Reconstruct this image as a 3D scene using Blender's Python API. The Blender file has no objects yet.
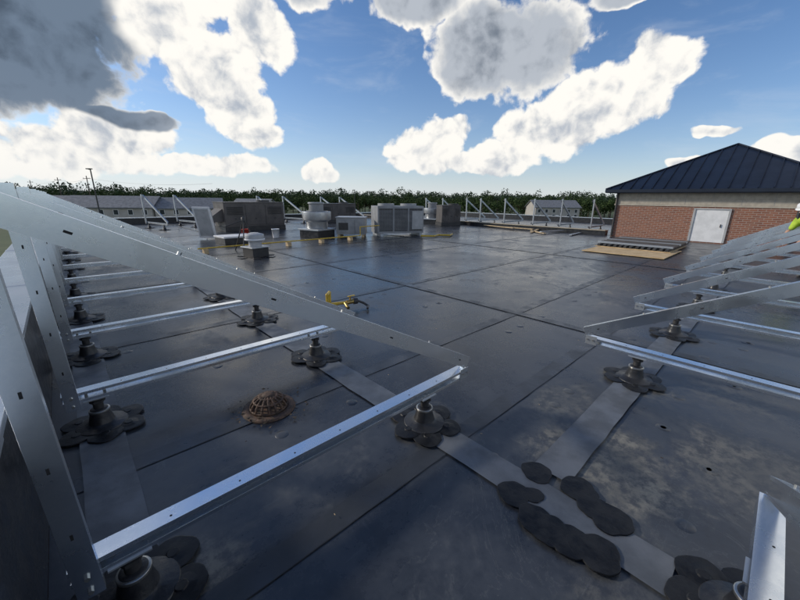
import bpy, math, random
import numpy as np
from mathutils import Vector, Matrix
random.seed(7); rng=np.random.default_rng(5)
S=bpy.context.scene
COL=S.collection
# Site grid: +X and +Y follow the membrane seams of the roof, z=0 is the roof surface, metres.
HEAD=math.radians(43.24)          # camera heading, clockwise from +Y
CAM=Vector((-1.677,-1.517,1.6))
def site(right,fwd):              # metres to the right / ahead of the viewpoint -> grid
    return (CAM.x+math.cos(HEAD)*right+math.sin(HEAD)*fwd, CAM.y-math.sin(HEAD)*right+math.cos(HEAD)*fwd)

# ------------------------------------------------------------------ node helpers
class NT:
    def __init__(s,nt): s.nt=nt; s.n=nt.nodes; s.l=nt.links
    def new(s,t,**k):
        nd=s.n.new(t)
        for a,b in k.items(): setattr(nd,a,b)
        return nd
    def put(s,sock,v):
        if v is None: return
        if isinstance(v,bpy.types.NodeSocket): s.l.new(v,sock)
        else:
            try: sock.default_value=v
            except Exception:
                sock.default_value=(v[0],v[1],v[2],1.0)
    def m(s,op,a,b=None,c=None,clamp=False):
        nd=s.new('ShaderNodeMath',operation=op); nd.use_clamp=clamp
        s.put(nd.inputs[0],a); s.put(nd.inputs[1],b); s.put(nd.inputs[2],c); return nd.outputs[0]
    def v(s,op,a,b=None,c=None):
        nd=s.new('ShaderNodeVectorMath',operation=op)
        s.put(nd.inputs[0],a)
        if b is not None: s.put(nd.inputs[1],b)
        if c is not None: s.put(nd.inputs[2],c)
        return nd.outputs['Value'] if op in('DOT_PRODUCT','LENGTH','DISTANCE') else nd.outputs[0]
    def noise(s,vec,scale,detail=4,rough=.5,dist=0.):
        nd=s.new('ShaderNodeTexNoise'); s.put(nd.inputs['Vector'],vec); nd.inputs['Scale'].default_value=scale
        nd.inputs['Detail'].default_value=detail; nd.inputs['Roughness'].default_value=rough; nd.inputs['Distortion'].default_value=dist
        return nd.outputs[0]
    def vor(s,vec,scale):
        nd=s.new('ShaderNodeTexVoronoi'); s.put(nd.inputs['Vector'],vec); nd.inputs['Scale'].default_value=scale
        return nd.outputs['Distance']
    def ss(s,x,a,b,lo=0.,hi=1.):
        nd=s.new('ShaderNodeMapRange'); nd.interpolation_type='SMOOTHSTEP'
        s.put(nd.inputs['Value'],x); nd.inputs['From Min'].default_value=a; nd.inputs['From Max'].default_value=b
        nd.inputs['To Min'].default_value=lo; nd.inputs['To Max'].default_value=hi; return nd.outputs[0]
    def mix(s,f,a,b,blend='MIX'):
        nd=s.new('ShaderNodeMix',data_type='RGBA',blend_type=blend)
        s.put(nd.inputs[0],f); s.put(nd.inputs[6],a); s.put(nd.inputs[7],b); return nd.outputs[2]

def c4(c): return (c[0],c[1],c[2],1.)
def base_mat(name):
    m=bpy.data.materials.new(name); m.use_nodes=True
    t=NT(m.node_tree); b=t.n['Principled BSDF']; co=t.new('ShaderNodeTexCoord').outputs['Object']
    return m,t,b,co
def mat(name,c1,c2=None,rough=.6,metal=0.,scale=6.,detail=4,bump=.0,bscale=60.,rvar=.1,lo=.35,hi=.65,spec=None):
    m,t,b,co=base_mat(name)
    c2=c2 or tuple(x*.75 for x in c1)
    n=t.noise(co,scale,detail,.6)
    t.put(b.inputs['Base Color'],t.mix(t.ss(n,lo,hi),c4(c1),c4(c2)))
    t.put(b.inputs['Roughness'],t.ss(n,.3,.7,max(0.03,rough-rvar),min(1,rough+rvar)))
    b.inputs['Metallic'].default_value=metal
    if spec is not None: b.inputs['Specular IOR Level'].default_value=spec
    if bump>0:
        bn=t.new('ShaderNodeBump'); bn.inputs['Strength'].default_value=bump; bn.inputs['Distance'].default_value=.01
        t.put(bn.inputs['Height'],t.noise(co,bscale,3)); t.l.new(bn.outputs[0],b.inputs['Normal'])
    return m

def galv(name,a,bb,rough=.22,metal=1.):
    m,t,b,co=base_mat(name)
    vo=t.new('ShaderNodeTexVoronoi'); t.put(vo.inputs['Vector'],co); vo.inputs['Scale'].default_value=120
    sp=t.new('ShaderNodeSeparateColor'); t.l.new(vo.outputs['Color'],sp.inputs[0])
    n=t.noise(co,2.6,6,.6)
    f=t.m('ADD',t.m('MULTIPLY',sp.outputs[0],.07),t.m('MULTIPLY',n,.93))
    col=t.mix(t.ss(f,.3,.75),c4(a),c4(bb))
    t.put(b.inputs['Base Color'],col)
    t.put(b.inputs['Roughness'],t.ss(n,.25,.75,rough-.05,rough+.12)); b.inputs['Metallic'].default_value=metal
    bn=t.new('ShaderNodeBump'); bn.inputs['Strength'].default_value=.06; bn.inputs['Distance'].default_value=.004
    t.put(bn.inputs['Height'],t.noise(co,6,1)); t.l.new(bn.outputs[0],b.inputs['Normal'])
    return m
GALV=galv('galvanized_steel',(.90,.93,.96),(.72,.78,.84))
GALVD=galv('galvanized_steel_dull',(.50,.53,.56),(.38,.41,.44),.42,.8)
DARKHOLE=mat('hole_dark',(.02,.02,.022),rough=.9)
RUBBER=mat('epdm_boot',(.018,.019,.022),(.030,.031,.034),rough=.38,bump=.25,bscale=40,scale=8)
PATCH=mat('epdm_patch',(.008,.0085,.010),(.018,.019,.021),rough=.42,bump=.25,bscale=30,scale=12,spec=.3)
ZINC=mat('zinc_bolt',(.5,.5,.48),rough=.35,metal=.9)
COPING=mat('coping_metal',(.60,.64,.68),(.50,.54,.58),rough=.3,metal=.7,scale=1.5)
BROWNM=mat('painted_metal_brown',(.105,.096,.092),(.075,.07,.068),rough=.5,scale=2)
GREYM=mat('painted_metal_grey',(.31,.32,.33),(.23,.24,.25),rough=.45,scale=2)
LGREYM=mat('painted_metal_light_grey',(.44,.45,.46),(.34,.35,.36),rough=.45,scale=3)
ALU=mat('spun_aluminium',(.48,.49,.50),(.35,.36,.37),rough=.42,metal=.75,scale=3)
WHITE=mat('white_paint',(.78,.79,.80),(.66,.67,.68),rough=.5,scale=3)
BLACKM=mat('black_metal',(.03,.03,.032),(.05,.05,.05),rough=.5)
YELLOW=mat('yellow_pipe_paint',(.66,.46,.05),(.50,.33,.04),rough=.4,scale=20)
BRASS=mat('brass',(.55,.38,.13),(.35,.25,.1),rough=.35,metal=.9,scale=30)
IRON=mat('cast_iron_rust',(.13,.075,.048),(.05,.036,.028),rough=.7,scale=25,bump=.4,bscale=90)
WOOD=mat('plywood',(.62,.46,.26),(.48,.34,.18),rough=.75,scale=4)
PINE=mat('pine_lumber',(.55,.42,.24),(.42,.32,.2),rough=.7,scale=8)
RED=mat('red_plastic',(.5,.05,.03),rough=.4)
LEAFD=mat('dead_leaf',(.085,.06,.035),(.05,.036,.024),rough=.85,scale=40)
NAVY=mat('standing_seam_navy',(.018,.026,.045),(.013,.019,.034),rough=.38,metal=.3,scale=1.2,rvar=.06)
PRECAST=mat('precast_band',(.46,.42,.35),(.38,.345,.29),rough=.8,scale=6,bump=.2)
FLASH=mat('flashing_tan',(.42,.37,.28),(.33,.29,.22),rough=.6,scale=3)
STRIPM=mat('membrane_strip',(.140,.152,.168),(.085,.094,.106),rough=.40,scale=4,detail=8,bump=.12,bscale=30)
SEAMT=mat('seam_tape',(.050,.056,.066),(.032,.037,.044),rough=.34,scale=4,detail=8,bump=.1,bscale=30)
SEAML=mat('seam_edge',(.017,.018,.021),(.035,.038,.043),rough=.45,scale=6)

def roof_mat():
    m,t,b,co=base_mat('epdm_membrane')
    n1=t.noise(co,.35,4,.6); n2=t.noise(co,2.2,8,.68,.4); n3=t.noise(co,14,6,.7)
    f=t.m('ADD',t.m('MULTIPLY',n1,.45),t.m('ADD',t.m('MULTIPLY',n2,.35),t.m('MULTIPLY',n3,.2)))
    col=t.mix(t.ss(f,.38,.62),c4((.022,.025,.031)),c4((.055,.062,.073)))
    n4=t.noise(co,1.1,7,.65,1.2)
    dust=t.m('MULTIPLY',t.ss(n4,.52,.66),t.ss(n3,.35,.7,.2,1))
    col=t.mix(t.m('MULTIPLY',dust,.38),col,c4((.12,.13,.14)))
    st=t.ss(t.noise(t.v('MULTIPLY',co,(1.2,14,1)),1.6,5,.7),.60,.72,0,.3)
    st2=t.ss(t.noise(t.v('MULTIPLY',co,(11,1.5,1)),1.3,5,.7),.62,.74,0,.25)
    col=t.mix(t.m('MAXIMUM',st,st2),col,c4((.13,.14,.15)))
    n5=t.noise(co,3.0,8,.72,.8); grain=t.ss(n3,.38,.6,.12,1)
    warp=t.m('MULTIPLY',t.m('SUBTRACT',n5,.5),1.9)
    def stain(cx,cy,rx,ry,amt):
        d=t.v('LENGTH',t.v('MULTIPLY_ADD',co,(1/rx,1/ry,0),(-cx/rx,-cy/ry,0)))
        return t.ss(t.m('ADD',d,warp),.4,.95,amt,0.)
    tot=None
    for s in [(.62,-1.05,.6,.55,.9),(.15,-1.1,.42,.45,.6),(1.15,-1.65,.6,.5,.5),(1.05,-.55,.5,.3,.45),(2.4,-1.5,.8,.5,.3),(-1.55,-.1,.3,.35,.5),(-.4,-1.4,.4,.3,.35),(1.9,-.85,.4,.4,.5),(3.6,-.9,.45,.35,.3),(0,0,.35,.3,.35)]:
        q=stain(*s); tot=q if tot is None else t.m('MAXIMUM',tot,q)
    col=t.mix(t.m('MULTIPLY',tot,grain),col,t.mix(t.ss(n2,.4,.6),c4((.25,.235,.19)),c4((.12,.118,.105))))
    ring=t.m('ABSOLUTE',t.m('SUBTRACT',t.m('FRACT',t.m('MULTIPLY',n4,9.)),.5))
    ring=t.m('MULTIPLY',t.ss(ring,.0,.05,.5,0.),t.ss(n1,.48,.6))
    col=t.mix(t.m('MULTIPLY',ring,.6),col,c4((.15,.155,.15)))
    sp=t.ss(t.vor(co,26),.03,.07,.6,0)
    col=t.mix(t.m('MULTIPLY',sp,t.ss(n2,.5,.62)),col,c4((.24,.23,.20)))
    d=t.v('LENGTH',t.v('MULTIPLY_ADD',co,(1,1,0),(.75,-.96,0)))
    d=t.m('ADD',d,t.m('MULTIPLY',t.m('SUBTRACT',n2,.5),.12))
    wet=t.ss(d,.24,.36,.85,0.)
    col=t.mix(wet,col,c4((.012,.012,.014)))
    t.put(b.inputs['Base Color'],col)
    r=t.ss(f,.35,.65,.20,.38); r=t.m('ADD',r,t.m('MULTIPLY',t.m('MAXIMUM',dust,tot),.22))
    t.put(b.inputs['Roughness'],r)
    b.inputs['Specular IOR Level'].default_value=.62
    bn=t.new('ShaderNodeBump'); bn.inputs['Strength'].default_value=.18; bn.inputs['Distance'].default_value=.012
    t.put(bn.inputs['Height'],t.m('ADD',t.m('MULTIPLY',n4,.9),t.m('MULTIPLY',n3,.25))); t.l.new(bn.outputs[0],b.inputs['Normal'])
    return m
ROOF=roof_mat()

def brick_mat():
    m,t,b,co=base_mat('red_brick')
    sx=t.new('ShaderNodeSeparateXYZ'); t.l.new(co,sx.inputs[0])
    cb=t.new('ShaderNodeCombineXYZ'); t.put(cb.inputs[0],t.m('ADD',sx.outputs[0],sx.outputs[1])); t.put(cb.inputs[1],sx.outputs[2])
    br=t.new('ShaderNodeTexBrick'); t.l.new(cb.outputs[0],br.inputs['Vector']); br.inputs['Scale'].default_value=1.
    br.inputs['Brick Width'].default_value=.22; br.inputs['Row Height'].default_value=.075; br.inputs['Mortar Size'].default_value=.009
    br.inputs['Color1'].default_value=(.27,.10,.06,1); br.inputs['Color2'].default_value=(.17,.065,.045,1); br.inputs['Mortar'].default_value=(.34,.30,.26,1)
    br.inputs['Bias'].default_value=-.1
    col=t.mix(t.ss(t.noise(co,3,5,.7),.35,.65,0,.35),br.outputs[0],c4((.31,.16,.10)))
    t.put(b.inputs['Base Color'],col); b.inputs['Roughness'].default_value=.85
    return m
BRICK=brick_mat()

# ------------------------------------------------------------------ mesh builder
class MB:
    def __init__(s): s.v=[]; s.f=[]; s.mi=[]; s.sm=[]; s.mats=[]
    def mid(s,m):
        if m not in s.mats: s.mats.append(m)
        return s.mats.index(m)
    def add(s,vs,fs,m,smooth=False):
        o=len(s.v); s.v+= [tuple(v) for v in vs]; k=s.mid(m)
        for f in fs: s.f.append([i+o for i in f]); s.mi.append(k); s.sm.append(smooth)
    def box(s,c,sz,m,R=None):
        hx,hy,hz=[a/2 for a in sz]; vs=[Vector((x,y,z)) for x in(-hx,hx) for y in(-hy,hy) for z in(-hz,hz)]
        if R is not None: vs=[R@v for v in vs]
        vs=[v+Vector(c) for v in vs]
        s.add(vs,[(0,1,3,2),(4,6,7,5),(0,4,5,1),(2,3,7,6),(0,2,6,4),(1,5,7,3)],m)
    def bx(s,x0,x1,y0,y1,z0,z1,m): s.box(((x0+x1)/2,(y0+y1)/2,(z0+z1)/2),(x1-x0,y1-y0,z1-z0),m)
    def prism(s,pts,p0,p1,a,b,m):
        p0,p1,a,b=map(Vector,(p0,p1,a,b)); n=len(pts)
        vs=[p0+a*q[0]+b*q[1] for q in pts]+[p1+a*q[0]+b*q[1] for q in pts]
        fs=[(i,(i+1)%n,(i+1)%n+n,i+n) for i in range(n)]+[tuple(range(n))[::-1],tuple(range(n,2*n))]
        s.add(vs,fs,m)
    def chan(s,p0,p1,a,b,w,h,m,t=.004,lip=.016):
        s.prism([(0,0),(w,0),(w,lip),(w-t,lip),(w-t,t),(t,t),(t,h-t),(w-t,h-t),(w-t,h-lip),(w,h-lip),(w,h),(0,h)],p0,p1,a,b,m)
    def cyl(s,p0,p1,r0,r1,m,seg=20,smooth=True,caps=True):
        p0,p1=Vector(p0),Vector(p1); d=(p1-p0).normalized(); a=d.orthogonal().normalized(); b=d.cross(a)
        vs=[]
        for p,r in((p0,r0),(p1,r1)):
            for i in range(seg):
                t=2*math.pi*i/seg; vs.append(p+a*math.cos(t)*r+b*math.sin(t)*r)
        s.add(vs,[(i,(i+1)%seg,(i+1)%seg+seg,i+seg) for i in range(seg)],m,smooth)
        if caps:
            s.add(vs[:seg],[tuple(range(seg))[::-1]],m); s.add(vs[seg:],[tuple(range(seg))],m)
    def lathe(s,c,prof,m,seg=32,smooth=True,wob=0.):
        vs=[]; c=Vector(c)
        ph=random.random()*6; ph2=random.random()*6; el=random.uniform(-1,1)
        for r,z in prof:
            for i in range(seg):
                t=2*math.pi*i/seg; rr=r*(1+wob*(el*math.sin(2*t+ph2)+math.sin(3*t+ph)+.6*math.sin(5*t+2*ph)+.35*math.sin(9*t+ph2))); vs.append(c+Vector((rr*math.cos(t),rr*math.sin(t),z)))
        fs=[]
        for j in range(len(prof)-1):
            for i in range(seg): fs.append((j*seg+i,j*seg+(i+1)%seg,(j+1)*seg+(i+1)%seg,(j+1)*seg+i))
        fs.append(tuple(range((len(prof)-1)*seg,len(prof)*seg)))
        s.add(vs,fs,m,smooth)
    def tube(s,pts,r,m,seg=10):
        pts=[Vector(p) for p in pts]
        for i in range(len(pts)-1): s.cyl(pts[i],pts[i+1],r,r,m,seg)
        for p in pts[1:-1]:
            s.lathe(p,[(r*.3,-r*1.1),(r*.95,-r*.6),(r*1.12,0),(r*.95,r*.6),(r*.3,r*1.1)],m,seg)
    def mesh(s,name):
        me=bpy.data.meshes.new(name); me.from_pydata(s.v,[],s.f)
        for m in s.mats: me.materials.append(m)
        me.polygons.foreach_set('material_index',s.mi); me.polygons.foreach_set('use_smooth',s.sm); me.update(); return me
    def obj(s,name,loc=(0,0,0),rz=0,bevel=0,parent=None):
        return inst(s.mesh(name),name,loc,rz,bevel,parent)
def inst(me,name,loc=(0,0,0),rz=0,bevel=0,parent=None):
    o=bpy.data.objects.new(name,me); o.location=loc; o.rotation_euler=(0,0,rz); COL.objects.link(o)
    if bevel:
        b=o.modifiers.new('bevel','BEVEL'); b.width=bevel; b.segments=2; b.limit_method='ANGLE'; b.angle_limit=math.radians(40)
    if parent: o.parent=parent
    return o
def empty(name,loc=(0,0,0)):
    o=bpy.data.objects.new(name,None); o.location=loc; o.empty_display_size=.2; COL.objects.link(o); return o

# ------------------------------------------------------------------ the building we stand on
bld=empty('flat_roof_building')
RX0,RX1,RY0,RY1=-2.0,27.,-9.,24.
b=MB(); b.add([(RX0,RY0,0),(RX1,RY0,0),(RX1,RY1,0),(RX0,RY1,0)],[(0,1,2,3)],ROOF); b.obj('roof_membrane',parent=bld)
b=MB()
b.bx(-2.30,-2.0,RY0-.3,RY1+.3,0.004,.76,RUBBER)
b.bx(-2.36,-1.97,RY0-.34,RY1+.34,.763,.80,COPING)
for y in np.arange(RY0,RY1,3.05): b.bx(-2.363,-1.967,y-.07,y+.07,.76,.804,COPING)
b.obj('parapet_near',parent=bld,bevel=.004)
b=MB()
b.bx(-1.99,RX1,RY1,RY1+.3,0.004,.34,RUBBER); b.bx(-1.99,RX1+.05,RY1-.04,RY1+.34,.343,.38,COPING)
b.bx(RX1,RX1+.3,RY0,RY1-.05,0.004,.34,RUBBER); b.bx(RX1-.04,RX1+.34,RY0,RY1-.05,.343,.38,COPING)
b.bx(-1.99,RX1,RY0-.3,RY0,0.004,.5,RUBBER); b.bx(-1.9,RX1,RY0-.34,RY0+.04,.503,.54,COPING)
b.obj('parapet_far',parent=bld)
b=MB(); b.bx(-2.28,27.25,-9.25,24.25,-6.2,-.01,BRICK); b.obj('walls',parent=bld)
b=MB(); b.bx(17.25,17.6,4.3,RY1-.05,.004,.20,RUBBER); b.bx(17.2,17.65,4.3,RY1-.05,.203,.235,FLASH)
b.obj('expansion_joint_curb',parent=bld)
b=MB()
def rib(x0,x1,y0,y1,m,z,wob=.01,n=40):
    L=x1-x0; Ly=y1-y0; vs=[];fs=[]
    if L>Ly:
        for i in range(n+1):
            x=x0+L*i/n; vs+=[(x,y0+random.uniform(-wob,wob),z),(x,y1+random.uniform(-wob,wob),z)]
        fs=[(2*i,2*i+2,2*i+3,2*i+1) for i in range(n)]
    else:
        for i in range(n+1):
            y=y0+Ly*i/n; vs+=[(x0+random.uniform(-wob,wob),y,z),(x1+random.uniform(-wob,wob),y,z)]
        fs=[(2*i,2*i+1,2*i+3,2*i+2) for i in range(n)]
    b.add(vs,fs,m)
for y in (-.25,.93,3.25,6.3,9.35,12.4,15.4,-3.3):
    x1=17.2 if y>4.3 else 16.4
    rib(-1.98,x1,y-.07,y+.07,SEAMT,.004,.006,90); rib(-1.98,x1,y-.0745,y-.0705,SEAML,.0065,.002,120)
for x in (2.95,9.1):
    rib(x-.07,x+.07,-8.9,RY1,SEAMT,.008,.006,90); rib(x-.0745,x-.0705,-8.9,RY1,SEAML,.0105,.002,120)
rib(-.12,.11,-1.5,15,STRIPM,.012,.005,80)
rib(-1.86,-1.62,-1.9,15,STRIPM,.0125,.005,80)
rib(.2,16,-.97,-.75,STRIPM,.016,.005,80)
rib(.2,16,-2.7,-2.48,STRIPM,.0165,.005,80)
for i in range(80):
    y=random.choice((-.55,.6,2.0,3.0,4.6,-1.5,-1.9,-1.2)); x=round(random.uniform(-1.5,9)/.3)*.3+.08
    b.lathe((x,y+random.uniform(-.02,.02),0),[(.048,.0),(.045,.002),(.02,.0032)],ROOF,14)
b.obj('membrane_seams',parent=bld)

def patchset(mb,pts):
    for k,(x,y,r) in enumerate(pts):
        mb.lathe((x,y,0),[(r,.014),(r*.995,.0162+.0006*k),(r*.97,.0172+.0006*k),(r*.5,.018+.0006*k)],PATCH,40,False,.05)
b=MB()
patchset(b,[(.15,-.80,.088),(-.10,-.79,.09),(-.03,-.87,.055),(.20,-1.03,.10),(.135,-1.13,.085),(.12,-1.22,.10),(-.17,-.95,.09),(-.18,-1.03,.095),(-.165,-1.12,.095),(-.13,-1.24,.10),(-.15,-1.18,.07)])
b.obj('membrane_patches')

# ------------------------------------------------------------------ racking frame
TAN=.530
def pedestal(mb,u,seed):
    random.seed(seed)
    n=6
    for k in range(n):
        a=2*math.pi*k/n+random.uniform(-.15,.15)+seed; R=.165+random.uniform(-.012,.012)
        mb.lathe((u+R*math.cos(a),R*math.sin(a),0),[(.10,.017),(.099,.020+.0008*k),(.095,.0212+.0008*k),(.06,.023+.0008*k),(.028,.029),(.022,.034)],PATCH,30,False,.04)
    mb.lathe((u,0,0),[(.15,.024),(.145,.032),(.10,.036),(.075,.05),(.062,.10),(.055,.13),(.05,.15),(.04,.155)],RUBBER,28)
    mb.lathe((u,0,0),[(.058,.128),(.061,.131),(.061,.143),(.057,.146)],ZINC,24)
    mb.cyl((u,0,.14),(u,0,.235),.03,.03,BLACKM,16)
    mb.lathe((u,0,0),[(.0,.20),(.045,.20),(.045,.215),(.03,.218)],BLACKM,6,False)
    mb.box((u,0,.24),(.14,.10,.008),GALVD)
    for dx in(-.05,.05): mb.cyl((u+dx,-.03,.236),(u+dx,-.03,.262),.009,.009,ZINC,6,False)
def frame(seed,side=1,lean=.03,G=None):
    G=G or GALV
    mb=MB(); u0,u1=-.447,1.837
    pedestal(mb,0,seed); pedestal(mb,1.726,seed+.5)
    X=Vector((1,0,0));Y=Vector((0,1,0));Z=Vector((0,0,1))
    s=side
    zb=.245; h=.072; w=.085
    mb.chan((u0,-s*w/2,zb),(u1+.06,-s*w/2,zb),Y*s,Z,w,h,G,.004,.02)
    d=Vector((1,0,TAN)).normalized(); nrm=Vector((-d.z,0,d.x))
    p0=Vector((u0-.02,s*.028,zb+h-.015)); L=2.68
    mb.chan(p0+d*.02,p0+d*L,-Y*s,nrm,.055,.092,G,.004,.016)
    pb=Vector((u1-.03,s*.102,zb-.02)); pt=Vector((u1-.03+lean,s*.102,1.66))
    mb.chan(pb,pt,-Y*s,X,.05,.075,G,.004,.018)
    def bolt(x,y,z,sg): mb.cyl((x,y,z),(x,y+sg*.012,z),.009,.009,ZINC,6,False)
    for dz in(-.03,.03): bolt(u1+.008,s*.102,zb+.04+dz,s); bolt(u1+.008+lean,s*.102,1.54+dz,s)
    mb.box((u0+.05,s*.0455,zb+.045),(.10,.004,.085),GALVD)
    for dx in(.02,.07): bolt(u0+dx,s*.047,zb+.05,s)
    R=Matrix.Rotation(-math.atan(TAN),3,'Y')
    for k in (.15,.95,1.75,2.45):
        q=p0+d*k+nrm*.046+Vector((0,s*.0012,0))
        mb.box(q,(.022,.002,.008),DARKHOLE,R)
    for k in range(8):
        mb.cyl((u0+.06+k*.28,s*.012,zb+h-.001),(u0+.06+k*.28,s*.012,zb+h+.0008),.005,.005,DARKHOLE,8,False)
    for k in range(4):
        z=.5+k*.27; x=u1+.008+lean*(z-.23)/1.37
        mb.box((x,s*.1028,z),(.008,.002,.022),DARKHOLE)
    for k in (.55,1.35,2.15):
        q=p0+d*k+nrm*.09+Vector((0,-s*.027,0))
        mb.cyl(q,q+nrm*.014,.008,.008,ZINC,6,False)
    return mb.mesh('solar_rack_frame_mesh')
F1=[frame(i,1) for i in range(3)]
ys=[-1.735]+[1.53*k for k in range(0,9)]
for i,y in enumerate(ys):
    inst(F1[i%3],'solar_rack_frame',(random.uniform(-.01,.01),y,0),math.pi+random.uniform(-.006,.006),.0015)
F2=[frame(i+5,-1) for i in range(3)]
for k in range(8):
    inst(F2[k%3],'solar_rack_frame',(1.93+1.688*k,-.85+random.uniform(-.015,.015),0),-math.pi/2+random.uniform(-.006,.006),.0015)
F3=[frame(i+9,1,.03,GALVD) for i in range(2)]
for k,y in enumerate((5.4,7.1,8.6,10.3,12.2,13.4,15.4,17.0)):
    inst(F3[k%2],'solar_rack_frame',(19.9+.15*(k%3),y,.0),math.pi+random.uniform(-.08,.08),0)
for k,(x,y) in enumerate(((1.9,19.0),(3.5,20.0),(7.9,19.5),(9.6,19.5),(12.6,19.8),(14.2,19.8))):
    inst(F3[k%2],'solar_rack_frame',(x,y,0),math.pi/2+.2,0)
random.seed(11)

# ------------------------------------------------------------------ roof drain
b=MB()
b.lathe((0,0,0),[(.20,.001),(.195,.014),(.15,.02),(.142,.012)],IRON,40)
R=.135
for k in range(16):
    a=2*math.pi*k/16; pts=[]
    for j in range(6):
        e=math.radians(8+j*14); pts.append((R*math.cos(e)*math.cos(a),R*math.cos(e)*math.sin(a),.015+.105*math.sin(e)))
    for j in range(5): b.cyl(pts[j],pts[j+1],.010,.009,IRON,6)
for e in (5,38,62):
    er=math.radians(e); rr=R*math.cos(er); zz=.015+.105*math.sin(er)
    for k in range(24):
        a0,a1=2*math.pi*k/24,2*math.pi*(k+1)/24
        b.cyl((rr*math.cos(a0),rr*math.sin(a0),zz),(rr*math.cos(a1),rr*math.sin(a1),zz),.009,.009,IRON,6)
b.lathe((0,0,0),[(.045,.108),(.045,.124),(.02,.129)],IRON,16)
b.lathe((0,0,0),[(.125,.004),(.12,.006)],DARKHOLE,24)
b.obj('roof_drain',(-.75,.96,.0))
b=MB()
for i in range(60):
    a=random.random()*6.28; rr=random.uniform(.15,.30); c=Vector((-.75+rr*math.cos(a),.96+rr*math.sin(a),.012+random.random()*.02)); s_=random.uniform(.008,.02)
    rot=Matrix.Rotation(random.random()*6.28,3,'Z')@Matrix.Rotation(random.uniform(-.6,.6),3,'X')
    b.add([c+rot@Vector(q)*s_ for q in((-1,0,0),(0,-.45,.1),(1,0,0),(0,.45,.1))],[(0,1,2,3)],LEAFD)
b.obj('dead_leaves')
b=MB()
for i in range(28):
    x=random.uniform(-1.6,3.5); y=random.uniform(-1.4,3.5); a=random.random()*6.28; l=random.uniform(.008,.018)
    b.cyl((x,y,.019),(x+l*math.cos(a),y+l*math.sin(a),.019),.0022,.0022,random.choice((PINE,BLACKM,LEAFD)),6)
b.obj('construction_debris')

# ------------------------------------------------------------------ gas valve stub
b=MB()
b.tube([(0,0,0),(0,0,.27),(.10,.10,.27),(.10,.10,.09),(.34,.02,.09)],.022,YELLOW,12)
b.tube([(-.02,.12,.05),(.30,.16,.05)],.02,YELLOW,12)
b.lathe((0,0,0),[(.07,.002),(.065,.03),(.035,.08),(.03,.09)],RUBBER,20)
b.cyl((.34,.02,.09),(.44,-.01,.10),.034,.034,BRASS,14); b.cyl((.44,-.01,.10),(.50,-.03,.10),.05,.045,BLACKM,14)
b.cyl((.39,.0,.10),(.39,.0,.18),.014,.014,BRASS,8); b.box((.41,.0,.185),(.12,.022,.01),YELLOW)
b.tube([(.50,-.03,.10),(.58,-.07,.06),(.60,-.16,.03),(.52,-.25,.025)],.018,BLACKM,8)
b.tube([(.3,.0,.09),(.27,-.12,.05)],.025,BRASS,10)
b.obj('gas_valve',(.86,2.68,.012))
b=MB()
b.tube([(1.0,9.75,.16),(6.9,9.95,.16),(6.9,9.95,.5),(8.0,10.1,.5)],.020,YELLOW,10)
for x in np.arange(1.2,6.9,1.3): b.box((x,9.76+(x-1)*.034,.07),(.12,.2,.13),PINE)
b.obj('gas_pipe')
b=MB(); b.tube([(9.5,9.1,.06),(9.9,8.7,.06),(10.4,8.9,.06),(10.7,8.5,.06),(11.2,8.75,.06)],.04,YELLOW,8); b.obj('gas_pipe')

# ------------------------------------------------------------------ rooftop equipment
def rtu(name,loc,rz,L,W,H,m,hood=True):
    b=MB(); b.bx(-L/2-.03,L/2+.03,-W/2-.03,W/2+.03,.004,.22,BLACKM)
    b.bx(-L/2,L/2,-W/2,W/2,.223,H,m)
    n=max(3,int(L/.75))
    for i in range(n):
        x0=-L/2+L*i/n+.02; x1=-L/2+L*(i+1)/n-.02
        b.bx(x0,x1,-W/2-.018,-W/2+.01,.30,H-.08,m)
        b.bx((x0+x1)/2-.04,(x0+x1)/2+.04,-W/2-.03,-W/2-.015,.55,.62,BLACKM)
        if i%2==0:
            for k in range(7): b.box(((x0+x1)/2,-W/2-.03,H-.2-k*.055),((x1-x0)*.8,.03,.006),BLACKM,Matrix.Rotation(.6,3,'X'))
    b.bx(-L/2-.025,L/2+.025,-W/2-.025,W/2+.025,H+.002,H+.035,m)
    if hood:
        b.prism([(0,0),(.5,0),(.5,.25),(0,.6)],(-L/2,-W/2+.2,.45),(-L/2,W/2-.2,.45),(-1,0,0),(0,0,1),m)
    b.cyl((L*.25,0,H+.03),(L*.25,0,H+.12),.32,.32,BLACKM,24)
    for k in range(-1,2): b.bx(L/2,L/2+.02,k*W/3-W/6+.03,k*W/3+W/6-.03,.32,H-.1,m)
    return b.obj(name,loc,rz,.008)
rtu('rooftop_hvac_unit',(5.3,17.0,0),0,2.9,1.5,1.32,BROWNM)
rtu('rooftop_hvac_unit',(11.9,19.4,0),-.3,2.4,1.5,1.2,BROWNM)
rtu('rooftop_hvac_unit',(15.9,12.9,0),-.5,1.2,1.0,1.2,BROWNM,False)
b=MB(); b.bx(-.6,.6,-.45,.45,.12,.80,GREYM); b.bx(-.63,.63,-.48,.48,.803,.83,LGREYM)
for x in(-.5,.5): b.bx(x-.05,x+.05,-.5,.5,.004,.117,PINE)
for k in range(3): b.bx(-.56+k*.38,-.22+k*.38,-.47,-.45,.2,.72,GREYM)
b.bx(-.5,-.1,-.474,-.47,.3,.6,BLACKM)
b.obj('electrical_cabinet',(7.4,11.2,0),-.75,.006)
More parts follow.
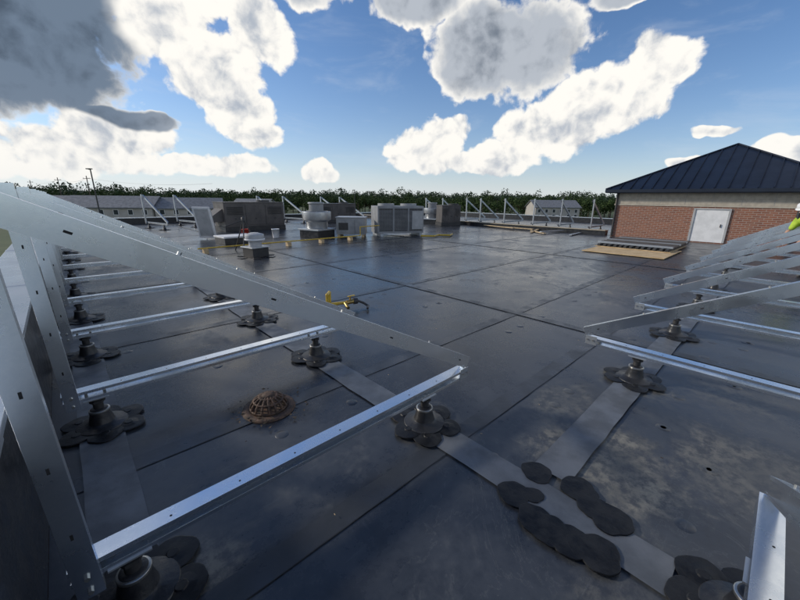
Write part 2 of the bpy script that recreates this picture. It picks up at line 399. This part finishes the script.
def condenser(loc,rz,L,W,H):
    b=MB()
    for x in(-L/2+.15,L/2-.15): b.bx(x-.06,x+.06,-W/2-.1,W/2+.1,.004,.127,GALVD)
    b.bx(-L/2+.03,L/2-.03,-W/2+.03,W/2-.03,.16,H-.03,BLACKM)
    b.bx(-L/2,L/2,-W/2,W/2,.13,.22,GREYM); b.bx(-L/2,L/2,-W/2,W/2,H-.1,H,GREYM)
    n=3
    for i in range(n+1):
        x=-L/2+.03+(L-.06)*i/n
        b.bx(x-.034,x+.034,-W/2-.004,W/2+.004,.222,H-.102,GREYM)
    for y in(-W/2,W/2):
        for k in range(22):
            z=.26+k*(H-.4)/22; b.bx(-L/2+.03,L/2-.03,y-.002,y+.006,z,z+.014,GREYM)
        for k in range(40):
            x=-L/2+.05+k*(L-.1)/40; b.bx(x,x+.006,y-.007,y-.003,.23,H-.11,GREYM)
    for x in(-L/2,L/2):
        for k in range(22):
            z=.26+k*(H-.4)/22; b.bx(x-.004,x+.006,-W/2+.02,W/2-.02,z,z+.014,GREYM)
    b.bx(L/2-.55,L/2-.05,-W/2-.02,-W/2-.008,.3,H-.2,LGREYM)
    for x in(-L/4,L/4):
        b.lathe((x,0,0),[(.36,H+.001),(.36,H+.10),(.34,H+.10),(.34,H+.02),(.1,H+.03)],GREYM,28)
    return b.obj('condensing_unit',loc,rz,.005)
condenser((9.3,10.4,0),-.42,2.1,1.1,1.28)
def upblast(loc,s):
    b=MB()
    b.bx(-.48*s,.48*s,-.48*s,.48*s,.004,.30*s,RUBBER); b.bx(-.52*s,.52*s,-.52*s,.52*s,.303*s,.36*s,GALVD)
    b.lathe((0,0,0),[(.40*s,.36*s),(.42*s,.40*s),(.42*s,.62*s),(.55*s,.70*s),(.56*s,1.0*s),(.53*s,1.02*s),(.53*s,.98*s),(.3*s,.98*s)],ALU,36)
    b.lathe((0,0,0),[(.24*s,.98*s),(.28*s,1.02*s),(.28*s,1.28*s),(.32*s,1.30*s),(.32*s,1.34*s),(.3*s,1.36*s)],GREYM,28)
    for k in range(8):
        a=k*math.pi/4; b.box((.38*s*math.cos(a),.38*s*math.sin(a),1.01*s),(.3*s,.012,.03),ALU,Matrix.Rotation(a,3,'Z'))
    b.box((0.5*s,0,.5*s),(.1,.14,.2),GREYM)
    return b.obj('exhaust_fan',loc,.3,.004)
upblast((6.0,11.7,0),1.04)
upblast((16.2,14.5,0),1.0)
b=MB()
b.bx(-.24,.24,-.24,.24,.004,.26,RUBBER); b.bx(-.28,.28,-.28,.28,.263,.29,GALVD)
b.lathe((0,0,0),[(.17,.29),(.17,.44),(.21,.46),(.25,.47),(.25,.60),(.235,.62),(.16,.64),(.1,.66)],LGREYM,30)
b.lathe((0,0,0),[(.262,.46),(.268,.47),(.268,.49),(.262,.50)],WHITE,30)
for k in range(6):
    a=k*math.pi/3; b.box((.42*math.cos(a),.42*math.sin(a),.012),(.2,.2,.01),RUBBER,Matrix.Rotation(a,3,'Z'))
b.obj('roof_exhaust_vent',(2.1,8.35,0),.2,.004)
b=MB(); b.bx(-.55,.55,-.4,.4,.004,.22,RUBBER); b.bx(-.58,.58,-.43,.43,.223,.28,WHITE); b.obj('roof_hatch',(2.75,11.8,0),.1,.006)
b=MB()
R=Matrix.Rotation(-.28,3,'Y')
b.box((0,0,.62),(.04,.62,1.2),WHITE,R); b.box((-.021,0,.62),(.01,.5,1.05),LGREYM,R)
b.tube([(.17,.2,1.1),(.5,.2,.0)],.015,GALVD); b.tube([(.17,-.2,1.1),(.5,-.2,.0)],.015,GALVD)
b.obj('leaning_panel',(2.25,13.5,.02),.9,.003)
b=MB()
for k in range(3):
    a=k*2.09; b.tube([(.42*math.cos(a),.42*math.sin(a),.0),(0,0,.95)],.018,BLACKM,8)
b.lathe((0,0,0),[(.06,.9),(.06,1.0),(.02,1.02)],BLACKM,12); b.tube([(0,0,.93),(-.5,.1,.75)],.014,BLACKM,8)
b.obj('tripod_stand',(2.3,9.6,.0))
BK=[(.12,.005),(.15,.33),(.157,.33),(.157,.36),(.145,.36),(.13,.30)]
b=MB(); b.lathe((0,0,0),BK,RED,20); b.obj('bucket',(3.6,13.2,0))
b=MB(); b.lathe((0,0,0),BK,WHITE,20); b.obj('bucket',(4.6,12.6,0))
b=MB()
for i,(x,y,a,l) in enumerate([(16.4,7.4,.3,2.2),(16.2,6.4,-.2,1.8),(15.7,6.9,.9,1.5),(16.7,9.8,1.3,2.4),(16.3,5.3,.1,1.6),(16.6,8.6,1.5,2.0)]):
    b.box((x,y,.05+.05*(i%2)),(l,.12,.04),(PINE,GALVD)[i%3==1],Matrix.Rotation(a,3,'Z'))
b.obj('lumber_pile')
b=MB()
b.bx(10.55,12.95,.62,2.85,.02,.045,WOOD); b.bx(12.0,14.4,.75,2.95,.047,.068,WOOD)
b.obj('plywood_sheets',bevel=.002)
b=MB()
for i in range(13):
    y=.85+i*.165; b.box((13.6,y,.11),(3.2,.08,.07),BLACKM,Matrix.Rotation(random.uniform(-.01,.01),3,'Z'))
for i in range(10):
    x=12.3+i*.29; b.box((x,1.85,.18),(.09,2.2,.06),GALVD if i%4==0 else BROWNM,Matrix.Rotation(random.uniform(-.02,.02),3,'Z'))
b.obj('rail_stack',bevel=.003)

# ------------------------------------------------------------------ brick penthouse with hipped metal roof
ph=empty('brick_penthouse',(16.65,.6,0))
def P(b,name,bev=0): 
    o=b.obj(name,(-16.65,-.6,0),0,bev); o.parent=ph; return o
X0,X1,Y0,Y1=17.0,23.2,-2.8,4.0
b=MB(); b.bx(X0,X1,Y0,Y1,.0,1.40,BRICK); P(b,'brick_walls')
b=MB(); b.bx(X0-.03,X1+.03,Y0-.03,Y1+.03,1.402,1.47,PRECAST); b.bx(X0-.01,X1+.01,Y0-.01,Y1+.01,1.472,1.93,PRECAST)
for y in np.arange(Y0,Y1,.85): b.bx(X0-.014,X0-.008,y,y+.012,1.475,1.93,GREYM)
b.bx(X0-.035,X0,Y0,Y1,1.70,1.74,PRECAST)
P(b,'frieze_band',.004)
b=MB(); E=.38; b.bx(X0-E,X1+E,Y0-E,Y1+E,1.932,2.06,NAVY); b.bx(X0-E-.06,X0-E-.002,Y0-E,Y1+E,1.96,2.08,NAVY)
ax,ay,az=20.25,.6,4.0; ex0,ex1,ey0,ey1=X0-E,X1+E,Y0-E,Y1+E; ez=2.08
b.add([(ex0,ey0,ez),(ex1,ey0,ez),(ex1,ey1,ez),(ex0,ey1,ez),(ax,ay,az)],[(0,1,4),(1,2,4),(2,3,4),(3,0,4)],NAVY)
def seam(p,q):
    p=Vector(p);q=Vector(q)
    if (q-p).length<.1: return
    d=(q-p).normalized(); side=Vector((0,0,1)).cross(d).normalized(); up=d.cross(side)
    b.prism([(-.012,0),(.012,0),(.012,.045),(-.012,.045)],p,q,side,up,NAVY)
for y in np.arange(ey0+.2,ey1,.4):
    tt=(ey1-y)/(ey1-ay) if y>ay else (y-ey0)/(ay-ey0)
    seam((ex0,y,ez),(ex0+(ax-ex0)*tt,y,ez+(az-ez)*tt)); seam((ex1,y,ez),(ex1+(ax-ex1)*tt,y,ez+(az-ez)*tt))
for x in np.arange(ex0+.2,ex1,.4):
    tt=(ex1-x)/(ex1-ax) if x>ax else (x-ex0)/(ax-ex0)
    seam((x,ey0,ez),(x,ey0+(ay-ey0)*tt,ez+(az-ez)*tt)); seam((x,ey1,ez),(x,ey1+(ay-ey1)*tt,ez+(az-ez)*tt))
for cx in(ex0,ex1):
    for cy in(ey0,ey1): b.cyl((cx,cy,ez+.02),(ax,ay,az+.02),.035,.035,NAVY,8)
P(b,'metal_roof')
b=MB(); b.bx(X0-.02,X0+.01,.05,1.05,.05,1.30,WHITE); b.bx(X0-.05,X0,-.02,.048,.05,1.35,LGREYM); b.bx(X0-.05,X0,1.052,1.12,.05,1.35,LGREYM); b.bx(X0-.05,X0,.052,1.048,1.302,1.35,LGREYM)
b.box((X0-.04,.2,.7),(.03,.03,.12),BLACKM)
P(b,'service_door',.003)
b=MB(); b.tube([(X0-.06,Y1-.06,.02),(X0-.06,Y1-.06,1.93)],.04,BLACKM); b.tube([(X0-.06,-1.75,.02),(X0-.06,-1.75,1.93)],.045,BLACKM); P(b,'downspout')

# ------------------------------------------------------------------ worker bending over the racks
def skin(name,verts,edges,m,parent,sub=2):
    me=bpy.data.meshes.new(name); me.from_pydata([v[:3] for v in verts],edges,[]); me.materials.append(m)
    o=bpy.data.objects.new(name,me); COL.objects.link(o); o.parent=parent
    sk=o.modifiers.new('skin','SKIN'); sk.use_smooth_shade=True
    if not me.skin_vertices: 
        bpy.context.view_layer.objects.active=o
        bpy.ops.mesh.customdata_skin_add()
    d=me.skin_vertices[0].data
    for i,v in enumerate(verts):
        r=v[3]; d[i].radius=(r,v[4] if len(v)>4 else r); d[i].use_root=(i==0)
    s_=o.modifiers.new('sub','SUBSURF'); s_.levels=sub; s_.render_levels=sub
    return o
HV=mat('hi_vis_fabric',(.48,.66,.06),(.38,.54,.05),rough=.8,scale=8,bump=.3)
JEAN=mat('denim',(.05,.07,.12),(.035,.05,.085),rough=.85,scale=12,bump=.3)
SKINM=mat('skin',(.50,.30,.21),(.45,.26,.18),rough=.55,scale=8)
w=empty('construction_worker',(10.02,-2.11,0)); w.rotation_euler=(0,0,math.radians(135))
skin('trousers',[(0,0,.92,.15,.13),(0,.10,.86,.10),(.05,.13,.48,.068),(0,.14,.10,.052),(0,-.10,.86,.10),(.02,-.13,.48,.068),(-.06,-.14,.10,.052),(.06,0,1.0,.14,.15)],[(0,1),(1,2),(2,3),(0,4),(4,5),(5,6),(0,7)],JEAN,w)
skin('hi_vis_shirt',[(.06,0,1.0,.14,.15),(.20,0,1.14,.14,.16),(.36,0,1.26,.13,.18),(.44,0,1.31,.07,.08),(.38,.19,1.24,.07),(.46,.25,1.02,.055),(.38,-.19,1.24,.07),(.48,-.24,1.02,.055)],[(0,1),(1,2),(2,3),(2,4),(4,5),(2,6),(6,7)],HV,w)
for sgn in(1,-1):
    skin('forearm',[(.46 if sgn>0 else .48,.245*sgn,1.03,.045),(.60,.20*sgn,.86,.033),(.66,.18*sgn,.79,.028),(.69,.17*sgn,.74,.034,.02)],[(0,1),(1,2),(2,3)],SKINM,w)
    for k in range(4):
        y=.17*sgn+(k-1.5)*.019; L=[.030,.036,.034,.026][k]
        skin('finger',[(.685,y,.745,.009),(.705,y,.705,.009),(.700,y,.705-L,.008),(.685,y,.69-L,.007)],[(0,1),(1,2),(2,3)],SKINM,w,1)
    skin('thumb',[(.675,.17*sgn-sgn*.03,.76,.011),(.685,.17*sgn-sgn*.055,.735,.009),(.70,.17*sgn-sgn*.06,.71,.008)],[(0,1),(1,2)],SKINM,w,1)
    skin('boot',[(-.04 if sgn<0 else .02,.14*sgn,.10,.055),(-.04 if sgn<0 else .02,.14*sgn,.045,.048),(.12 if sgn<0 else .18,.15*sgn,.04,.04)],[(0,1),(1,2)],BROWNM,w)
skin('neck',[(.42,0,1.30,.055),(.50,0,1.37,.052)],[(0,1)],SKINM,w)
b=MB(); b.lathe((0,0,0),[(.02,-.125),(.055,-.115),(.07,-.06),(.078,0),(.08,.05),(.06,.10),(.02,.12)],SKINM,20)
b.cyl((.075,0,0),(.10,0,-.025),.012,.014,SKINM,8); b.box((.074,0,-.06),(.01,.045,.01),RED)
for sgn in(1,-1): b.lathe((.0,.08*sgn,0),[(.006,-.03),(.014,0),(.006,.03)],SKINM,8); b.lathe((.072,.03*sgn,.01),[(.004,-.006),(.01,0),(.004,.006)],BLACKM,8)
b.lathe((0,0,0),[(.125,.045),(.12,.05),(.098,.055),(.095,.09),(.075,.135),(.03,.155)],WHITE,24)
h=b.obj('head',(.55,0,1.47),0); h.rotation_euler=(0,.55,0); h.parent=w

# ------------------------------------------------------------------ surroundings
def ground_mat():
    m,t,b,co=base_mat('grassland')
    n=t.noise(co,.012,5,.6); n2=t.noise(co,.2,5,.6)
    col=t.mix(t.ss(n,.42,.58),c4((.050,.080,.025)),c4((.09,.11,.045))); col=t.mix(t.ss(n2,.4,.7,0,.5),col,c4((.035,.06,.018)))
    t.put(b.inputs['Base Color'],col); b.inputs['Roughness'].default_value=.95; return m
b=MB(); b.lathe((0,0,0),[(4000,-6.25),(1500,-6.22),(300,-6.21),(1,-6.2)],ground_mat(),64,False); b.obj('ground')
ASPH=mat('asphalt',(.055,.055,.056),(.04,.04,.041),rough=.9,scale=.5)
b=MB(); x,y=site(-30,70); b.box((x,y,-6.19),(60,26,.02),ASPH,Matrix.Rotation(.4,3,'Z')); 
for i in range(16):
    xx,yy=site(-52+i*2.8,70-i*.15); b.box((xx,yy,-6.175),(.1,5,.006),WHITE,Matrix.Rotation(-HEAD,3,'Z'))
b.obj('parking_lot')
def leaf_mat(name,c1,c2):
    m,t,b,co=base_mat(name)
    g=t.new('ShaderNodeNewGeometry').outputs['Random Per Island']
    n=t.noise(co,.08,3)
    f=t.m('ADD',t.m('MULTIPLY',g,.6),t.m('MULTIPLY',n,.5))
    t.put(b.inputs['Base Color'],t.mix(t.ss(f,.2,.85),c4(c1),c4(c2))); b.inputs['Roughness'].default_value=.85
    b.inputs['Specular IOR Level'].default_value=.1
    return m
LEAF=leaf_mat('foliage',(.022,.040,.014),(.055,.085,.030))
LEAFF=leaf_mat('foliage_far_hazed',(.040,.065,.040),(.065,.090,.055))  # far leaves paler and bluer: distance haze painted into the leaf colour
BARK=mat('bark',(.09,.07,.05),rough=.9)
def tree_mass(name,trees,leaf,nleaf,size):
    V=[]
    tb=MB()
    for (x,y,z0,h,r) in trees:
        k=nleaf
        nl=rng.integers(4,8); lc=rng.normal(0,1,(nl,3))*np.array([r*.42,r*.42,h*.15]); lc[:,2]+=h*.58
        lr=rng.uniform(.35,.62,nl)*r
        idx=rng.integers(0,nl,k); d=rng.normal(0,1,(k,3)); d/=np.linalg.norm(d,axis=1)[:,None]
        rad=lr[idx]*rng.uniform(.5,1.0,k); p=lc[idx]+d*rad[:,None]*np.array([1,1,.8])
        p[:,2]=np.maximum(p[:,2],h*.12)
        p+=np.array([x,y,z0])
        t1=rng.normal(0,1,(k,3)); t1/=np.linalg.norm(t1,axis=1)[:,None]; t2=np.cross(d,t1); t2/=np.linalg.norm(t2,axis=1)[:,None]+1e-9
        s1=rng.uniform(.5,1.2,(k,1))*size
        q=np.stack([p-t1*s1,p-t2*s1*.7,p+t1*s1,p+t2*s1*.7],1); V.append(q.reshape(-1,3))
        tb.cyl((x,y,z0),(x,y,z0+h*.6),.03*h,.012*h,BARK,5,True,False)
        for j in range(3):
            a=random.random()*6.28; tb.cyl((x,y,z0+h*.35),(x+r*.5*math.cos(a),y+r*.5*math.sin(a),z0+h*.65),.012*h,.005*h,BARK,4,True,False)
    V=np.concatenate(V); nf=len(V)//4
    tv=np.array(tb.v); off=len(tv)
    allv=np.concatenate([tv,V]); faces=tb.f+[[off+4*i,off+4*i+1,off+4*i+2,off+4*i+3] for i in range(nf)]
    me=bpy.data.meshes.new(name); me.from_pydata(allv.tolist(),[],faces); me.materials.append(BARK); me.materials.append(leaf)
    mi=np.zeros(len(faces),dtype=np.int32); mi[len(tb.f):]=1; me.polygons.foreach_set('material_index',mi); me.update()
    o=bpy.data.objects.new(name,me); COL.objects.link(o); return o
near=[];far=[]
for i in range(290):
    a=math.radians(-62+124*i/290+rng.uniform(-.3,.3)); D=rng.uniform(165,250)
    x,y=site(D*math.sin(a),D*math.cos(a)); h=rng.uniform(7.4,10.9)*(D/200)**.6; near.append((x,y,-6.2,h,h*rng.uniform(.48,.62)))
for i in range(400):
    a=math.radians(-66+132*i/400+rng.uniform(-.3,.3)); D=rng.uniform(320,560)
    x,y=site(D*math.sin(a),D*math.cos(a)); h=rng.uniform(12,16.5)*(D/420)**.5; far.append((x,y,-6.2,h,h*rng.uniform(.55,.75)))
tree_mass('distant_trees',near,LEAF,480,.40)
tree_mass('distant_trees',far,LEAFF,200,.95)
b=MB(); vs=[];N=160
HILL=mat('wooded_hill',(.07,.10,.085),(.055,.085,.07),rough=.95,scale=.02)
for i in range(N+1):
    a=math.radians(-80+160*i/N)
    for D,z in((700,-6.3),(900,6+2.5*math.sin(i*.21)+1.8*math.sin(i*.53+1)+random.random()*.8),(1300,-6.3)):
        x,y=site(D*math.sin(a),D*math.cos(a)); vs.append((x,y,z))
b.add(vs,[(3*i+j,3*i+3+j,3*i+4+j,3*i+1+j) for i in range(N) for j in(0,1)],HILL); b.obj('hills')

SHING=mat('shingle_roof',(.20,.21,.23),(.15,.16,.175),rough=.85,scale=1.5)
SIDING=mat('siding',(.42,.40,.37),(.36,.34,.31),rough=.8,scale=.5)
GLASS=mat('window_glass',(.03,.04,.05),rough=.12)
def house(loc,rz,L,W,wh,rh,wall):
    e=empty('house',(loc[0],loc[1],-6.2)); e.rotation_euler=(0,0,rz)
    b=MB(); b.bx(-L/2,L/2,-W/2,W/2,0,wh,wall)
    b.add([(-L/2,-W/2,wh),(-L/2,W/2,wh),(-L/2,0,wh+rh*.94)],[(0,1,2)],wall); b.add([(L/2,-W/2,wh),(L/2,W/2,wh),(L/2,0,wh+rh*.94)],[(0,1,2)],wall); b.obj('walls',parent=e)
    b=MB(); o=.5
    for s in(-1,1): b.add([(-L/2-o,s*(W/2+o),wh-.2),(L/2+o,s*(W/2+o),wh-.2),(L/2+o,0,wh+rh),(-L/2-o,0,wh+rh),(-L/2-o,s*(W/2+o),wh-.4),(L/2+o,s*(W/2+o),wh-.4),(L/2+o,0,wh+rh-.2),(-L/2-o,0,wh+rh-.2)],[(0,1,2,3),(4,7,6,5),(0,4,5,1),(0,3,7,4),(1,5,6,2)],SHING)
    b.obj('roof',parent=e)
    b=MB()
    n=int(L/3)
    for i in range(n):
        for z in ([1.0] if wh<4 else [1.0,3.0]):
            x=-L/2+(i+.5)*L/n; b.bx(x-.5,x+.5,-W/2-.05,-W/2-.01,z,z+1.2,GLASS); b.bx(x-.6,x+.6,-W/2-.03,-W/2-.005,z-.1,z+1.3,WHITE)
    b.obj('windows',parent=e)
    b=MB(); b.bx(-.5,.5,-W/2-.06,-W/2-.01,0.02,2.1,WHITE); b.obj('door',parent=e)
for (rt_,fw_,rz,L,W,wh,rh) in [(-76,98,-.55,20,10,5.0,2.7),(-60,104,-.3,16,10,4.8,2.6),(-97,112,-.6,18,10,5.0,2.6),(-50,125,-.9,12,9,4.8,2.4),(62,150,-.7,18,10,5.2,2.6)]:
    house(site(rt_,fw_),rz,L,W,wh,rh,SIDING)
def lamp(loc,top):
    b=MB(); b.cyl((0,0,-6.2),(0,0,-5.5),.28,.28,PRECAST,12); b.cyl((0,0,-5.5),(0,0,top),.10,.07,BLACKM,10)
    b.box((-.15,0,top-.05),(.7,.3,.12),BLACKM); b.box((-.1,0,top-.14),(.3,.06,.06),BLACKM)
    b.obj('street_lamp',(*loc,0),-HEAD)
lamp(site(-41.5,50),5.0); lamp(site(-12,95),3.6); lamp(site(42,95),3.4)
WOODP=mat('utility_pole_wood',(.10,.08,.065),rough=.9,scale=2)
ups=[site(-146,158),site(-120,142),site(-190,190)]
for (x,y) in ups:
    b=MB(); b.cyl((0,0,-6.2),(0,0,8.6),.2,.14,WOODP,8); b.box((0,0,7.6),(2.6,.15,.15),WOODP,Matrix.Rotation(-.6,3,'Z'))
    for dx in(-1.1,0.6,1.1): b.cyl((dx*.82,-dx*.56,7.67),(dx*.82,-dx*.56,7.95),.08,.05,GREYM,8)
    b.obj('utility_pole',(x,y,0))
b=MB()
order=[ups[2],ups[0],ups[1],site(-60,118)]
for i in range(3):
    p=Vector((*order[i],7.8));q=Vector((*order[i+1],7.8 if i<2 else 5.5)); pts=[p.lerp(q,t_/12)-Vector((0,0,4*1.2*(t_/12)*(1-t_/12))) for t_ in range(13)]
    for j in range(12): b.cyl(pts[j],pts[j+1],.03,.03,BLACKM,4)
b.obj('overhead_wires')

# ------------------------------------------------------------------ sky
W=bpy.data.worlds.new('World'); S.world=W; W.use_nodes=True
t=NT(W.node_tree); t.n.clear()
SUN_EL=math.radians(27)
sunrel=math.radians(-78)
sunaz=HEAD+sunrel
sd=Vector((math.sin(sunaz)*math.cos(SUN_EL),math.cos(sunaz)*math.cos(SUN_EL),math.sin(SUN_EL)))
sky=t.new('ShaderNodeTexSky',sky_type='NISHITA'); sky.sun_disc=False; sky.sun_elevation=SUN_EL; sky.sun_rotation=sunaz
sky.air_density=1.0; sky.dust_density=.6; sky.ozone_density=3.
D=t.new('ShaderNodeTexCoord').outputs['Generated']; D=t.v('NORMALIZE',D)
sp=t.new('ShaderNodeSeparateXYZ'); t.l.new(D,sp.inputs[0]); dx,dy,dz=sp.outputs
fw=t.m('ADD',t.m('MULTIPLY',dx,math.sin(HEAD)),t.m('MULTIPLY',dy,math.cos(HEAD)))
rt=t.m('SUBTRACT',t.m('MULTIPLY',dx,math.cos(HEAD)),t.m('MULTIPLY',dy,math.sin(HEAD)))
az=t.m('MULTIPLY',t.m('ARCTAN2',rt,fw),57.29578); el=t.m('MULTIPLY',t.m('ARCSINE',dz),57.29578)
cb=t.new('ShaderNodeCombineXYZ'); t.l.new(az,cb.inputs[0]); t.l.new(el,cb.inputs[1]); A=cb.outputs[0]
wn=t.new('ShaderNodeTexNoise'); t.l.new(D,wn.inputs['Vector']); wn.inputs['Scale'].default_value=9; wn.inputs['Detail'].default_value=3
wv=t.v('SUBTRACT',wn.outputs['Color'],(.5,.5,.5))
AW=t.v('MULTIPLY_ADD',wv,(6,4,0),A)
def field(bl):
    cur=None
    for (a,e,w_,h_) in bl:
        q=t.v('MULTIPLY_ADD',AW,(1/w_,1/h_,0),(-a/w_,-e/h_,0)); d=t.v('DOT_PRODUCT',q,q)
        cur=d if cur is None else t.m('MINIMUM',cur,d)
    return t.m('SUBTRACT',1.,cur)
white=[(-30,19.5,5.5,4),(-25,15.5,6,4.6),(-22.5,11,4.4,3.4),(-20.5,8.3,3.4,2.2),(-19,19.5,4.5,3.8),(-26,24,8,4),
 (27,12.3,7.5,4.2),(32,15.5,4.4,3.2),(21,9,7.2,3.4),(14,6,6.5,2.4),(3.5,7.2,5.4,3.2),(6,9.8,3.8,2.6),(9,5,7,2.2),
 (-41,4.2,10,2.6),(-26,4.3,7,1.6),(-12,3.8,2.8,1.9),(38.6,8.1,2.4,.55),(46,5.8,3.5,1.2),(37.5,5.0,1.8,.7),(-36,7,6,2.2)]
grey=[(-48,17,15.5,9.5),(-42,25,12,7),(-12,27,8,3.6),(1.6,24.8,7.5,3.2),(14.7,18.8,10.2,6.0),(28,22.9,4.5,1.2),(-34,8.9,4.5,1.2),(12,27,7,2.6)]
more=[(80,25,25,12),(120,12,25,7),(170,30,30,14),(-100,20,20,9),(-150,14,25,8),(60,40,18,9),(-60,48,20,8)]
Fw=field(white); Fg=field(grey)
Fm=field(more)
def relief(v):
    n=t.noise(v,9,7,.60); vo=t.vor(v,20); vo2=t.vor(v,55)
    r=t.m('MULTIPLY_ADD',n,1.6,t.m('MULTIPLY',vo,-.30)); return t.m('MULTIPLY_ADD',vo2,-.15,r)
DV=t.v('MULTIPLY_ADD',wv,(.05,.05,.05),D)
r0=relief(DV)
left=Vector((-math.cos(HEAD),math.sin(HEAD),0))
off=(left*.6+Vector((0,0,.8))).normalized()*.03
r1=relief(t.v('ADD',DV,tuple(off)))
Fall=t.m('MAXIMUM',t.m('MAXIMUM',Fw,Fg),Fm)
dens=t.m('ADD',t.m('MULTIPLY',Fall,.95),t.m('MULTIPLY',t.m('SUBTRACT',r0,.50),1.6))
mask=t.ss(dens,-.02,.34)
lit=t.m('ADD',.84,t.m('MULTIPLY',t.m('SUBTRACT',r0,r1),1.7))
thick=t.ss(dens,.35,1.7,0,.42); lit=t.m('SUBTRACT',lit,thick)
dk=t.ss(az,-37,-24,1.,0.)
gm=t.ss(t.m('SUBTRACT',t.m('MULTIPLY_ADD',dk,.25,Fg),t.m('MULTIPLY',t.m('SUBTRACT',.62,r0),.9)),-.05,.55)
gm=t.m('MULTIPLY',gm,t.ss(t.m('SUBTRACT',Fg,Fw),-.5,.3))
wcol=t.mix(t.ss(lit,.05,.9),c4((4.3,4.8,5.6)),c4((10.2,9.9,9.3)))
gcol=t.mix(t.ss(lit,-.1,.95),t.mix(dk,c4((1.8,2.15,2.7)),c4((.75,1.05,1.5))),t.mix(dk,c4((4.8,5.2,5.8)),c4((1.6,2.15,2.95))))
ccol=t.mix(gm,wcol,gcol)
skyc=t.mix(1.,sky.outputs[0],c4((.86,1.06,1.28)),'MULTIPLY')
haze=t.m('MULTIPLY',t.m('POWER',2.718,t.m('DIVIDE',t.m('MAXIMUM',el,0),-6.)),.85)
glow=t.ss(az,-45,30,1.,.6); haze2=t.m('MULTIPLY',haze,glow)
col=t.mix(haze2,skyc,c4((7.5,8.2,8.9)))
veil=t.m('MULTIPLY',t.ss(t.noise(t.v('MULTIPLY',D,(1,1,3)),5,5,.6,.5),.5,.75),.20)
col=t.mix(veil,col,c4((6.5,7.2,8.2)))
col=t.mix(mask,col,ccol)
hz=t.m('MULTIPLY',t.m('POWER',2.718,t.m('DIVIDE',t.m('MAXIMUM',el,0),-3.0)),.66)
col=t.mix(hz,col,c4((8.1,8.3,8.4)))
bg=t.new('ShaderNodeBackground'); t.l.new(col,bg.inputs[0]); bg.inputs[1].default_value=.1
out=t.new('ShaderNodeOutputWorld'); t.l.new(bg.outputs[0],out.inputs[0])

L=bpy.data.lights.new('sun','SUN'); L.energy=2.6; L.angle=math.radians(5); L.color=(1,.90,.76)
lo=bpy.data.objects.new('sun',L); COL.objects.link(lo); lo.rotation_euler=sd.to_track_quat('Z','Y').to_euler(); lo.location=(0,0,30)

# ------------------------------------------------------------------ camera
cd=bpy.data.cameras.new('camera'); cd.sensor_width=36; cd.lens=36*353.46/800; cd.clip_start=.03; cd.clip_end=6000
co=bpy.data.objects.new('camera',cd); COL.objects.link(co)
R=Matrix.Rotation(-HEAD,4,'Z')@Matrix.Rotation(math.radians(90-16.041),4,'X')@Matrix.Rotation(math.radians(.628),4,'Z')
co.matrix_world=Matrix.Translation(CAM)@R
S.camera=co
S.view_settings.view_transform='Standard'; S.view_settings.look='None'; S.view_settings.exposure=0
